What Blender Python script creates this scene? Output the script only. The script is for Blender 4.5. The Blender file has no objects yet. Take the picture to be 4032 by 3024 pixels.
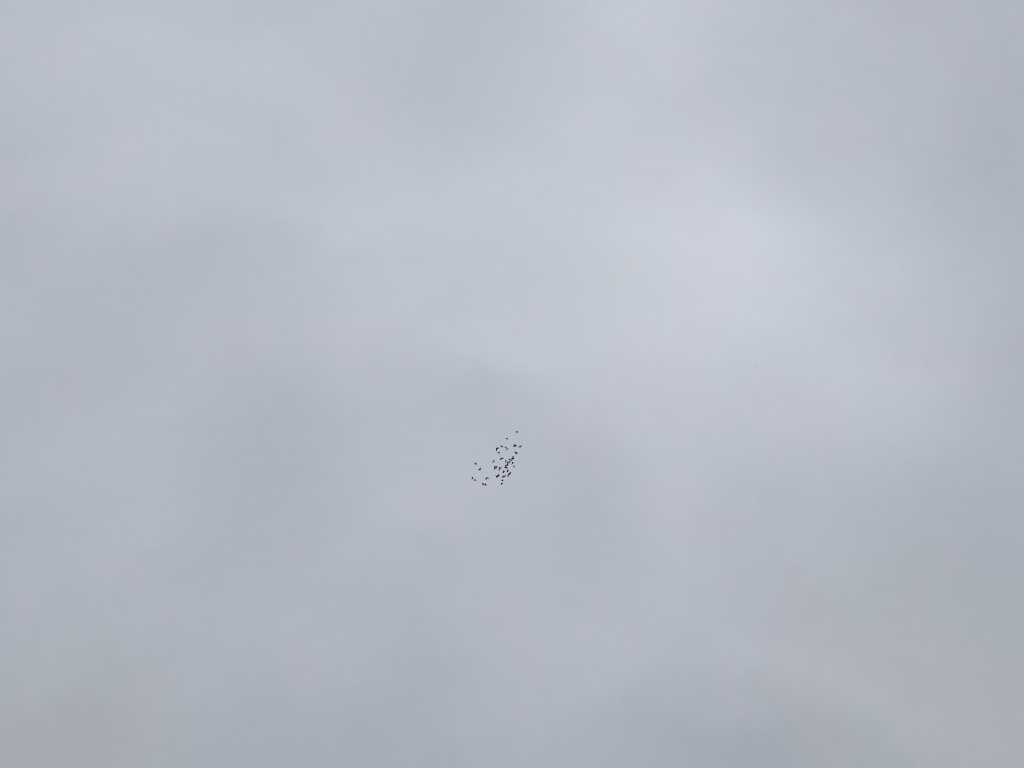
import bpy, bmesh, math
from mathutils import Vector

# ------------------------------------------------------------------ camera
scene = bpy.context.scene
PITCH = math.radians(50.0)            # looking up into the sky from head height
FPX = 2912.0                          # focal length in pixels of the 4032 px wide photo
cam_data = bpy.data.cameras.new("camera")
cam_data.sensor_width = 36.0
cam_data.lens = 26.0
cam_data.clip_start = 0.1
cam_data.clip_end = 20000.0
cam = bpy.data.objects.new("camera", cam_data)
scene.collection.objects.link(cam)
EYE = Vector((0.0, 0.0, 1.6))
cam.location = EYE
cam.rotation_euler = (math.radians(90) + PITCH, 0, 0)
scene.camera = cam
R_ = Vector((1, 0, 0))
U_ = Vector((0, -math.sin(PITCH), math.cos(PITCH)))
F_ = Vector((0, math.cos(PITCH), math.sin(PITCH)))


def ray(x, y):
    """unnormalised direction through a photo pixel (depth 1)"""
    return F_ + R_ * ((x - 2016) / FPX) - U_ * ((y - 1512) / FPX)


# ------------------------------------------------------------------ overcast sky
SUN_EL, SUN_ROT = math.radians(58), math.radians(20)
world = bpy.data.worlds.new("World")
scene.world = world
world.use_nodes = True
nt = world.node_tree
nt.nodes.clear()
N, L = nt.nodes, nt.links


def nd(kind, **kw):
    n = N.new(kind)
    for k, v in kw.items():
        setattr(n, k, v)
    return n


def mth(op, a, b=None, c=None):
    n = nd('ShaderNodeMath', operation=op)
    for i, v in enumerate((a, b, c)):
        if v is None:
            continue
        if isinstance(v, (int, float)):
            n.inputs[i].default_value = v
        else:
            L.new(v, n.inputs[i])
    return n.outputs[0]


def vmth(op, a, b=None, s=None):
    n = nd('ShaderNodeVectorMath', operation=op)
    for i, v in enumerate((a, b)):
        if v is None:
            continue
        if isinstance(v, (tuple, list, Vector)):
            n.inputs[i].default_value = tuple(v)
        else:
            L.new(v, n.inputs[i])
    if s is not None:
        n.inputs['Scale'].default_value = s
    return n.outputs['Value'] if op == 'DOT_PRODUCT' else n.outputs[0]


def noise_tex(vec, scale, detail, rough=0.5):
    n = nd('ShaderNodeTexNoise')
    n.inputs['Scale'].default_value = scale
    n.inputs['Detail'].default_value = detail
    n.inputs['Roughness'].default_value = rough
    L.new(vec, n.inputs['Vector'])
    return n


tc = nd('ShaderNodeTexCoord')
direction = tc.outputs['Generated']
# torn, uneven edges: warp the directions by a coarse and a finer turbulence
w1 = noise_tex(direction, 3.5, 6.0, 0.55)
warp = vmth('SCALE', vmth('SUBTRACT', w1.outputs['Color'], (0.5, 0.5, 0.5)), s=0.22)
dirw = vmth('NORMALIZE', vmth('ADD', direction, warp))

# the cloud deck: thicker (darker) and thinner (brighter) banks, each with its own bearing,
# elevation, size and slant.  x, y, half sizes, slant in degrees, brightness on a 0..255 scale
BANKS = [
    (.64, .00, .07, .05, 0, 10), (.89, .07, .10, .10, 0, -8), (.99, .32, .05, .22, 0, -8),
    (.695, .285, .095, .10, -30, 7), (.765, .42, .12, .13, 35, 7.5), (.665, .38, .06, .08, 30, 3),
    (.665, .46, .035, .05, 20, -4), (.575, .36, .05, .06, 0, -4), (.36, .30, .045, .08, 0, 5),
    (.47, .30, .11, .12, 0, 4), (.22, .46, .06, .12, 0, -3), (.275, .60, .055, .11, 20, -8),
    (.15, .61, .08, .07, 0, 4), (.00, .22, .05, .12, 0, -4), (.06, .05, .08, .06, 0, 2),
    (.48, .455, .06, .04, -15, 2), (.455, .54, .045, .04, 0, -4), (.56, .61, .06, .07, 0, -4.5),
    (.645, .68, .04, .10, 15, 6), (.385, .81, .045, .035, 0, -3), (.52, .80, .08, .05, 0, 4),
    (.71, .96, .06, .045, 15, -8), (.80, .87, .09, .03, 25, 5), (1.0, .74, .09, .14, 0, -2),
    (.00, .92, .07, .10, 0, -4), (.17, .84, .12, .06, 0, 3), (.48, .07, .05, .05, 0, -4),
    (.26, .10, .16, .035, 30, 3), (.56, .14, .10, .05, -20, 4), (.79, .22, .05, .05, 0, -3),
    (.40, .66, .08, .04, -10, 3), (.10, .42, .05, .09, 0, -2), (.90, .56, .06, .06, 0, 2), (.22, .24, .07, .06, 0, 4), (.62, .85, .08, .05, 0, 3),
]


def flank(x, y, sx, sy, slant):
    """0..1 weight of a soft slanted bank lying around one bearing of the sky"""
    b = ray(x * 4032, y * 3024).normalized()
    ca, sa = math.cos(math.radians(slant)), math.sin(math.radians(slant))
    ex = (R_ - b * R_.dot(b)).normalized()
    ey = b.cross(ex)
    u = (ex * ca + ey * sa) * (1 / (sx * 1.385))        # 1.385 = width of the view at unit distance
    v = (ey * ca - ex * sa) * (1 / (sy * 1.038))
    du, dv = vmth('DOT_PRODUCT', dirw, u), vmth('DOT_PRODUCT', dirw, v)
    front = mth('GREATER_THAN', vmth('DOT_PRODUCT', dirw, b), 0.0)
    q = mth('MULTIPLY_ADD', du, du, mth('MULTIPLY', dv, dv))
    return mth('MULTIPLY', mth('EXPONENT', mth('MULTIPLY', q, -0.62)), front)


sepw = nd('ShaderNodeSeparateXYZ')
L.new(dirw, sepw.inputs[0])
ramp = nd('ShaderNodeMapRange', interpolation_type='SMOOTHSTEP')      # darker towards the horizon
ramp.inputs['From Min'].default_value = 0.30
ramp.inputs['From Max'].default_value = 0.88
ramp.inputs['To Min'].default_value = 170.0
ramp.inputs['To Max'].default_value = 188.0
L.new(sepw.outputs['Z'], ramp.inputs['Value'])
acc = ramp.outputs[0]
for x_, y_, sx_, sy_, sl_, amp_ in BANKS:
    acc = mth('MULTIPLY_ADD', flank(x_, y_, sx_, sy_, sl_), float(amp_), acc)
# wisps drawn out along the wind, then fine mottling
mp = nd('ShaderNodeMapping')
mp.inputs['Rotation'].default_value = (0.3, 0.5, 0.7)
mp.inputs['Scale'].default_value = (1.0, 2.3, 1.4)
L.new(dirw, mp.inputs['Vector'])
n1 = noise_tex(mp.outputs[0], 3.5, 9.0, 0.55).outputs['Fac']
n2 = noise_tex(direction, 60.0, 4.0, 0.65).outputs['Fac']
n4 = noise_tex(direction, 420.0, 2.0, 0.7).outputs['Fac']
acc = mth('MULTIPLY_ADD', mth('SUBTRACT', n1, 0.5), 15.0, acc)
acc = mth('MULTIPLY_ADD', mth('SUBTRACT', n2, 0.5), 5.0, acc)
acc = mth('MULTIPLY_ADD', mth('SUBTRACT', n4, 0.5), 7.0, acc)
lum = mth('POWER', mth('MULTIPLY', acc, 1 / 255.0), 2.2)
# hue drifts faintly between mauve and green grey, warmer low down at both sides
n3 = noise_tex(vmth('ADD', direction, (3.1, 1.7, 5.3)), 7.0, 6.0, 0.65).outputs['Fac']
hue = nd('ShaderNodeMix', data_type='RGBA')
hue.inputs['A'].default_value = (0.922, 1.003, 1.112, 1)
hue.inputs['B'].default_value = (0.943, 0.992, 1.118, 1)
hf = nd('ShaderNodeMapRange')
hf.inputs['From Min'].default_value = 0.34
hf.inputs['From Max'].default_value = 0.64
L.new(n3, hf.inputs['Value'])
L.new(hf.outputs[0], hue.inputs['Factor'])
wf = mth('ADD', flank(.93, .90, .10, .09, 15), flank(.01, .97, .08, .09, 0))
wf = mth("MULTIPLY", wf, 0.65)
warm = nd('ShaderNodeMix', data_type='RGBA')
L.new(wf, warm.inputs['Factor'])
L.new(hue.outputs['Result'], warm.inputs['A'])
warm.inputs['B'].default_value = (0.965, 1.010, 1.030, 1)
cloud = nd('ShaderNodeVectorMath', operation='SCALE')
L.new(warm.outputs['Result'], cloud.inputs[0])
L.new(mth('MULTIPLY', lum, 10.35), cloud.inputs['Scale'])      # /0.1 background strength

sky = nd('ShaderNodeTexSky', sky_type='NISHITA')
sky.sun_disc = False
sky.sun_elevation = SUN_EL
sky.sun_rotation = SUN_ROT
sky.air_density = 1.0
mix = nd('ShaderNodeMix', data_type='RGBA')
mix.inputs['Factor'].default_value = 0.96                      # the deck lets a little blue through
L.new(sky.outputs[0], mix.inputs['A'])
L.new(cloud.outputs[0], mix.inputs['B'])
bg = nd('ShaderNodeBackground')
bg.inputs['Strength'].default_value = 0.1
L.new(mix.outputs['Result'], bg.inputs['Color'])
out = nd('ShaderNodeOutputWorld')
L.new(bg.outputs[0], out.inputs['Surface'])

sun_data = bpy.data.lights.new("sun", 'SUN')
sun_data.energy = 0.6
sun_data.angle = math.radians(15)
sun_data.color = (1.0, 0.97, 0.93)
sun = bpy.data.objects.new("sun", sun_data)
sun.rotation_euler = (math.radians(90) - SUN_EL, 0, math.radians(180) - SUN_ROT)
scene.collection.objects.link(sun)

scene.view_settings.view_transform = 'Standard'
scene.view_settings.look = 'None'
scene.view_settings.exposure = 0.0
scene.view_settings.gamma = 1.0
scene.view_settings.use_curve_mapping = False
scene.cycles.filter_width = 1.0


# ------------------------------------------------------------------ materials
def material(name, colour_a, colour_b, scale, rough=0.7, sheen=0.0):
    m = bpy.data.materials.new(name)
    m.use_nodes = True
    t = m.node_tree
    p = t.nodes['Principled BSDF']
    c = t.nodes.new('ShaderNodeTexCoord')
    n = t.nodes.new('ShaderNodeTexNoise')
    n.inputs['Scale'].default_value = scale
    n.inputs['Detail'].default_value = 5
    r = t.nodes.new('ShaderNodeValToRGB')
    r.color_ramp.elements[0].position = 0.35
    r.color_ramp.elements[1].position = 0.65
    r.color_ramp.elements[0].color = (*colour_a, 1)
    r.color_ramp.elements[1].color = (*colour_b, 1)
    t.links.new(c.outputs['Object'], n.inputs['Vector'])
    t.links.new(n.outputs['Fac'], r.inputs['Fac'])
    t.links.new(r.outputs['Color'], p.inputs['Base Color'])
    p.inputs['Roughness'].default_value = rough
    p.inputs['Sheen Weight'].default_value = sheen
    return m


PLUMAGE = material("dark_slate_plumage", (0.018, 0.020, 0.026), (0.034, 0.038, 0.048), 14.0, 0.75)
GRASS = material("grass_ground", (0.035, 0.055, 0.018), (0.075, 0.090, 0.035), 0.6, 0.95)

# ------------------------------------------------------------------ ground (below the view)
bm = bmesh.new()
bmesh.ops.create_circle(bm, cap_ends=True, segments=96, radius=9000)
me = bpy.data.meshes.new("ground")
bm.to_mesh(me)
bm.free()
me.materials.append(GRASS)
ground = bpy.data.objects.new("ground", me)
ground["kind"] = "structure"
scene.collection.objects.link(ground)

# ------------------------------------------------------------------ birds
# tiles of the photograph the poses were read from: origin x, origin y, enlargement
T_ = dict(A=(1840, 1680, 6.9125), B=(1980, 1680, 27.65), C=(1940, 1740, 27.65), D=(2000, 1740, 27.65),
          E=(1850, 1800, 27.65), F=(1850, 1865, 31.6), G=(1900, 1850, 27.65), I=(1930, 1795, 27.65),
          J=(1985, 1785, 33.18), K=(1970, 1820, 33.18), L=(1965, 1845, 36.87), M=(1950, 1870, 36.87),
          N=(1985, 1815, 33.18), O=(1970, 1750, 33.18))
# tile, bill, tail, (wrist, wingtip) of one wing, (wrist, wingtip) of the other, label
BIRDS = [
    ('B', (1420, 480), (1650, 665), (1455, 605), (1365, 590), (1590, 500), (1655, 560),
     "topmost bird of the flock, alone, with half folded wings"),
    ('B', (330, 1235), (550, 1405), (345, 1320), (260, 1305), (475, 1215), (465, 1140),
     "second highest bird, alone, with one wing raised steeply"),
    ('C', (340, 610), (575, 790), (385, 790), (350, 965), (560, 640), (695, 590),
     "bird with widely spread bent wings at the upper left corner of the main group"),
    ('C', (860, 370), (1050, 530), (900, 490), (800, 560), (1080, 450), (1020, 575),
     "bird with a hooked drooping wing, just right of the widely spread upper left bird"),
    ('O', (580, 265), (800, 420), (620, 420), (515, 455), (760, 300), (845, 345),
     "upper left bird of the touching pair near the top middle of the group"),
    ('O', (790, 425), (1020, 580), (860, 580), (735, 690), (970, 510), (1030, 630),
     "lower right bird of the touching pair near the top middle of the group"),
    ('C', (550, 1105), (775, 1290), (560, 1190), (465, 1165), (685, 1120), (700, 1035),
     "bird with upswept wings directly below the widely spread upper left bird"),
    ('D', (610, 245), (830, 420), (650, 390), (580, 520), (820, 300), (890, 400),
     "upper bird of the dark overlapping pair left of the long winged bird at upper right"),
    ('D', (700, 350), (930, 515), (660, 470), (740, 545), (880, 370), (880, 470),
     "lower bird of the dark overlapping pair left of the long winged bird at upper right"),
    ('D', (1165, 480), (1375, 635), (1185, 555), (1090, 565), (1370, 430), (1515, 360),
     "rightmost bird of the flock, with one long wing stretched to upper right"),
    ('D', (735, 1030), (900, 1230), (770, 1200), (690, 1135), (890, 1130), (860, 995),
     "upper left bird of the fan shaped overlapping pair above the diagonal chain of birds"),
    ('D', (810, 1140), (985, 1360), (790, 1250), (740, 1190), (990, 1190), (945, 1060),
     "lower right bird of the fan shaped overlapping pair above the diagonal chain of birds"),
    ('J', (1005, 410), (1310, 600), (1130, 500), (1080, 470), (1195, 400), (1190, 305),
     "small bird with one raised wing, at the very top of the diagonal chain"),
    ('J', (940, 555), (1220, 755), (980, 780), (890, 950), (1200, 610), (1345, 625),
     "bird with deep swept wings, second from the top of the diagonal chain"),
    ('J', (575, 735), (860, 910), (610, 850), (515, 860), (790, 695), (865, 775),
     "compact bird with short folded wings, in the diagonal chain beside the second bird's wingtip"),
    ('J', (130, 880), (390, 1060), (190, 1040), (100, 1160), (330, 940), (385, 1010),
     "compact bird with one broad drooping wing, at the left side of the diagonal chain"),
    ('J', (390, 1060), (685, 1310), (440, 1270), (305, 1430), (640, 1100), (800, 955),
     "bird with straight wings fully spread along the diagonal, middle of the chain"),
    ('J', (1015, 1095), (1260, 1250), (1060, 1270), (960, 1465), (1220, 1180), (1355, 1280),
     "bird with a long downward wing, right of the fully spread bird in the diagonal chain"),
    ('N', (1175, 600), (1410, 760), (1250, 770), (1130, 810), (1370, 680), (1450, 810),
     "bird with both wings folded low, farthest right in the lower half of the flock"),
    ('N', (85, 540), (365, 715), (150, 720), (110, 840), (330, 550), (540, 455),
     "top bird of the dense dark clump, with one wing stretched to upper right"),
    ('N', (25, 765), (290, 940), (70, 880), (45, 985), (270, 820), (330, 800),
     "left bird in the dense dark clump in the middle of the group"),
    ('N', (170, 860), (430, 1045), (190, 960), (240, 1020), (400, 820), (435, 900),
     "lowest bird of the dense dark clump, with a rounded wing to the right"),
    ('L', (1120, 145), (1450, 350), (1190, 320), (1145, 485), (1350, 175), (1440, 200),
     "bird directly below the dense dark clump, with a blunt right wing"),
    ('L', (520, 260), (860, 515), (590, 440), (500, 560), (760, 320), (815, 375),
     "compact bird shaped like a cross, below and left of the dense dark clump"),
    ('L', (1230, 745), (1550, 945), (1290, 960), (1195, 1215), (1440, 760), (1560, 670),
     "lower left bird of the joined pair at lower right, with a long downward wing"),
    ('L', (1370, 640), (1690, 875), (1420, 800), (1370, 900), (1590, 575), (1670, 415),
     "upper right bird of the joined pair at lower right, with a wing raised straight up"),
    ('L', (505, 1005), (810, 1240), (530, 1190), (405, 1360), (790, 1040), (1020, 960),
     "bird with fully spread straight wings, left of the joined pair at lower right"),
    ('M', (885, 700), (1215, 915), (915, 865), (810, 865), (1065, 680), (1040, 555),
     "bird with both wings swept up, second from the bottom of the main group"),
    ('M', (790, 1130), (1125, 1330), (870, 1270), (785, 1465), (1030, 1110), (1105, 1170),
     "bottom bird of the main group, below the one with both wings swept up"),
    ('G', (1400, 610), (1640, 800), (1510, 790), (1425, 810), (1560, 640), (1600, 600),
     "lower left bird of the joined pair beside the fully spread bird, with stubby wings"),
    ('G', (1575, 555), (1800, 765), (1620, 690), (1580, 740), (1725, 540), (1745, 380),
     "upper right bird of that joined pair, with one curved wing raised high"),
    ('G', (360, 805), (610, 965), (370, 940), (270, 1085), (580, 850), (755, 865),
     "bird with open boomerang wings, alone between the left stragglers and main group"),
    ('I', (280, 460), (440, 620), (310, 600), (230, 715), (470, 530), (530, 610),
     "compact bird alone at the left edge of the main group, with folded right wing"),
    ('I', (1110, 195), (1335, 355), (1120, 340), (1025, 460), (1310, 220), (1475, 175),
     "bird with fully spread wings, alone in the gap left of the diagonal chain"),
    ('I', (410, 1110), (640, 1290), (450, 1290), (435, 1480), (600, 1140), (755, 1080),
     "upper left bird of the dark square pair at the left of the main group"),
    ('I', (510, 1270), (715, 1450), (500, 1350), (480, 1400), (650, 1205), (730, 1305),
     "lower right bird of the dark square pair at the left of the main group"),
    ('I', (910, 1225), (1165, 1410), (970, 1380), (925, 1560), (1090, 1250), (1260, 1235),
     "bird with bent spread wings, just right of the dark square pair"),
    ('E', (490, 640), (750, 795), (590, 740), (630, 800), (640, 635), (645, 530),
     "highest of the stragglers on the left, with a small raised wing"),
    ('E', (920, 1300), (1170, 1470), (1000, 1390), (950, 1320), (1085, 1240), (1155, 1125),
     "second highest straggler on the left, with one pointed wing held up"),
    ('F', (170, 530), (460, 700), (210, 600), (110, 600), (300, 480), (290, 335),
     "leftmost bird of all, with a sharp wing pointing up"),
    ('F', (505, 705), (800, 920), (530, 835), (405, 845), (665, 690), (650, 595),
     "straggler right behind the leftmost bird, with both wings swept forward"),
    ('F', (1470, 1220), (1800, 1430), (1570, 1340), (1500, 1270), (1620, 1160), (1600, 1020),
     "left bird of the touching pair at the bottom left"),
    ('F', (1795, 1300), (2085, 1490), (1900, 1430), (1840, 1420), (1945, 1250), (1930, 1130),
     "right bird of the touching pair at the bottom left"),
]
GROUP = "dark birds flying together under the clouds"
BODY_LEN, ARM, HAND = 0.33, 0.13, 0.21
# body rings: position along the axis from the bill, half width, half height, drop
RINGS = [(0.00, .003, .003, .000), (.035, .007, .008, .000), (.075, .023, .024, .003), (.13, .029, .029, .004),
         (.19, .029, .030, .001), (.25, .036, .036, -.004), (.32, .045, .044, -.007), (.39, .049, .048, -.009),
         (.46, .048, .046, -.009), (.53, .044, .041, -.007), (.61, .036, .031, -.003), (.69, .028, .019, .001),
         (.76, .023, .010, .003), (.85, .027, .006, .004), (.93, .031, .005, .004), (.985, .030, .004, .004),
         (1.0, .024, .003, .004)]
SEG = 12
ROOT0, ROOT1 = 5, 9            # rings between which the wing grows out of the body
CH = [0.0, 0.06, 0.22, 0.45, 0.68, 0.88, 1.0]   # chord stations of a wing section
THK = [0.0, .55, 1.0, .8, .5, .25, .0]


def chord(q):
    """chord of the wing, q 0..1 along the arm, 1..2 along the hand"""
    pts = [(0, .156), (.5, .146), (1, .146), (1.3, .136), (1.6, .110), (1.85, .070), (2.0, .022)]
    for (a, ca), (b, cb) in zip(pts, pts[1:]):
        if q <= b:
            return ca + (cb - ca) * (q - a) / (b - a)
    return pts[-1][1]


def lift(v2, length, toward, limit=0.97):
    """3-D vector whose picture-plane part is v2 (metres), of about the given length, leaning to 'toward' along the view"""
    l2 = v2.length
    c = math.sqrt(max(0.0, (length * limit) ** 2 - l2 * l2))
    return v2 + F_ * (c * toward)


def build_bird(head, tail, wings, dist, name="bird"):
    """head, tail, wings in photo pixels; dist is the depth in metres. Returns (mesh, centre)."""
    s = dist / FPX
    hx, tx = Vector(head), Vector(tail)

    def flat(a, b):
        return R_ * ((b[0] - a[0]) * s) - U_ * ((b[1] - a[1]) * s)

    cx = hx.lerp(tx, 0.45)
    centre = EYE + ray(cx.x, cx.y) * dist
    ax2 = flat(tail, head)
    level = -ax2.dot(U_) * math.cos(PITCH) / math.sin(PITCH)      # depth that keeps the flight level
    axis = ax2 + F_ * level
    length = axis.length
    h = axis.normalized()
    spread = flat(wings[0][1], wings[1][1])
    lat = spread - h * spread.dot(h)
    flat_lat = h.cross(Vector((0, 0, 1))).normalized()
    if flat_lat.dot(lat) < 0:
        flat_lat.negate()
    lat = (lat.normalized() * 0.6 + flat_lat * 0.4)
    lat = (lat - h * lat.dot(h)).normalized()
    up = lat.cross(h)
    if up.z < 0:
        up.negate()
    bill = centre + h * length * 0.45
    k = length / BODY_LEN
    bm = bmesh.new()
    rings = []
    for u, rw, rh, dz in RINGS:
        o = bill - h * (u * length) + up * (dz * k)
        ring = []
        for i in range(SEG):
            a = 2 * math.pi * i / SEG
            ring.append(bm.verts.new(o + lat * (math.cos(a) * rw * k) + up * (math.sin(a) * rh * k)))
        rings.append(ring)
    skip = {}
    for r in range(len(rings) - 1):
        for i in range(SEG):
            if ROOT0 <= r < ROOT1 and i in (0, SEG - 1, SEG // 2, SEG // 2 - 1):
                continue
            bm.faces.new((rings[r][i], rings[r][(i + 1) % SEG], rings[r + 1][(i + 1) % SEG], rings[r + 1][i]))
    bm.faces.new(rings[0])
    bm.faces.new(list(reversed(rings[-1])))
    for side, (wrist, tip) in zip((-1, 1), wings):
        # the opening in the flank, front middle first, then over the top to the back and home underneath
        mid = 0 if side == 1 else SEG // 2
        upi = 1 if side == 1 else -1
        loop = [rings[ROOT0][mid]]
        loop += [rings[r][(mid + upi) % SEG] for r in range(ROOT0, ROOT1 + 1)]
        loop += [rings[ROOT1][mid]]
        loop += [rings[r][(mid - upi) % SEG] for r in range(ROOT1, ROOT0 - 1, -1)]
        sh = bill - h * (0.27 * length) + lat * (side * 0.040 * k)
        # the shoulder in the picture, to measure the wing bones from
        dsh = sh - EYE
        px = (2016 + FPX * dsh.dot(R_) / dsh.dot(F_), 1512 - FPX * dsh.dot(U_) / dsh.dot(F_))
        arm2, hand2 = flat(px, wrist), flat(wrist, tip)

        def pick(v2, ln, score):
            c = [lift(v2, ln, t) for t in (-1, 1)]
            return max(c, key=score)
        arm = pick(arm2, ARM * k, lambda v: v.dot(lat) * side - abs(v.dot(h)))
        hand = pick(hand2, HAND * k, lambda v: 0.4 * v.dot(arm) / arm.length + 0.5 * v.dot(lat) * side - 0.8 * abs(v.dot(h)))
        wr = sh + arm
        secs = []
        qs = [.22, .5, .8, 1.0, 1.12, 1.25, 1.38, 1.5, 1.62, 1.73, 1.83, 1.92, 1.98]
        ua, uh = arm.normalized(), hand.normalized()
        for n_, q in enumerate(qs):
            if q <= 1:
                le = sh + arm * q
                bl = max(0.0, (q - 0.6) / 0.8)
            else:
                e = q - 1
                le = wr + hand * e
                bl = min(1.0, 0.5 + e * 2.0)
            u = (ua * (1 - bl) + uh * bl).normalized()
            par = abs(u.dot(h))
            back = -h - lat * (side * par * par * 0.9)
            back = back - u * back.dot(u)
            back = back.normalized() if back.length > 1e-6 else -lat * side
            back = back - F_ * (0.35 * back.dot(F_))
            # flight feathers splay outwards towards the tip
            back = (back + u * (0.18 if q <= 1 else 0.18 + 0.25 * (q - 1))).normalized()
            nrm = u.cross(back).normalized()
            if nrm.dot(up) < 0:
                nrm.negate()
            c = chord(q) * k * (1.0 + (0.05 if n_ % 2 else -0.04 if q > 1 else 0.0))
            th = (.014 if q < 1 else .009 * (2.1 - q)) * k + 0.0015
            le = le - back * (0.12 * c)
            sec = [bm.verts.new(le + back * (c * f) + nrm * (th * t * 0.6 + 0.10 * c * f * (1 - f)))
                   for f, t in zip(CH, THK)]
            bot = [bm.verts.new(le + back * (c * f) + nrm * (-th * t * 0.4 + 0.10 * c * f * (1 - f)))
                   for f, t in zip(CH[1:-1], THK[1:-1])]
            secs.append([sec[0]] + sec[1:-1] + [sec[-1]] + list(reversed(bot)))
        prev = loop
        for sec in secs:
            for i in range(12):
                j = (i + 1) % 12
                bm.faces.new((prev[i], prev[j], sec[j], sec[i]))
            prev = sec
        bm.faces.new(prev)
    bmesh.ops.recalc_face_normals(bm, faces=bm.faces)
    for v in bm.verts:
        v.co -= centre
    for f in bm.faces:
        f.smooth = True
    me = bpy.data.meshes.new(name)
    bm.to_mesh(me)
    bm.free()
    me.materials.append(PLUMAGE)
    return me, centre


def level_length(head, tail):
    """length in photo pixels of a level body seen as head..tail"""
    dx, dy = head[0] - tail[0], -(head[1] - tail[1])
    c = dy * math.cos(PITCH) / math.sin(PITCH)
    return math.sqrt(dx * dx + dy * dy + c * c)


placed = []
for tile, head, tail, wa, ta, wb, tb, label in BIRDS:
    ox, oy, sc = T_[tile]
    P = [(ox + p[0] / sc, oy + p[1] / sc) for p in (head, tail, wa, ta, wb, tb)]
    dist = BODY_LEN * FPX / level_length(P[0], P[1])
    dist = min(94.0, max(80.0, dist))
    mid = ((P[0][0] + P[1][0]) / 2, (P[0][1] + P[1][1]) / 2)
    for _ in range(20):                        # no two birds share the same air
        c = EYE + ray(*mid) * dist
        if all((c - q).length > 0.75 for q in placed):
            break
        dist += 0.8
    placed.append(EYE + ray(*mid) * dist)
    me, centre = build_bird(P[0], P[1], ((P[2], P[3]), (P[4], P[5])), dist)
    o = bpy.data.objects.new("bird", me)
    o.location = centre
    o["label"] = label
    o["category"] = "bird"
    o["group"] = GROUP
    scene.collection.objects.link(o)

# one more, five or six times farther off and well to the right
far = [(2975.0, 1443.4), (2977.0, 1445.2), (2975.3, 1445.3), (2976.2, 1447.3), (2977.2, 1443.8), (2978.3, 1444.0)]
me, centre = build_bird(far[0], far[1], ((far[2], far[3]), (far[4], far[5])), 400.0)
o = bpy.data.objects.new("bird", me)
o.location = centre
o["label"] = "tiny faint speck of a bird far to the right of the flock, against pale cloud"
o["category"] = "bird"
scene.collection.objects.link(o)
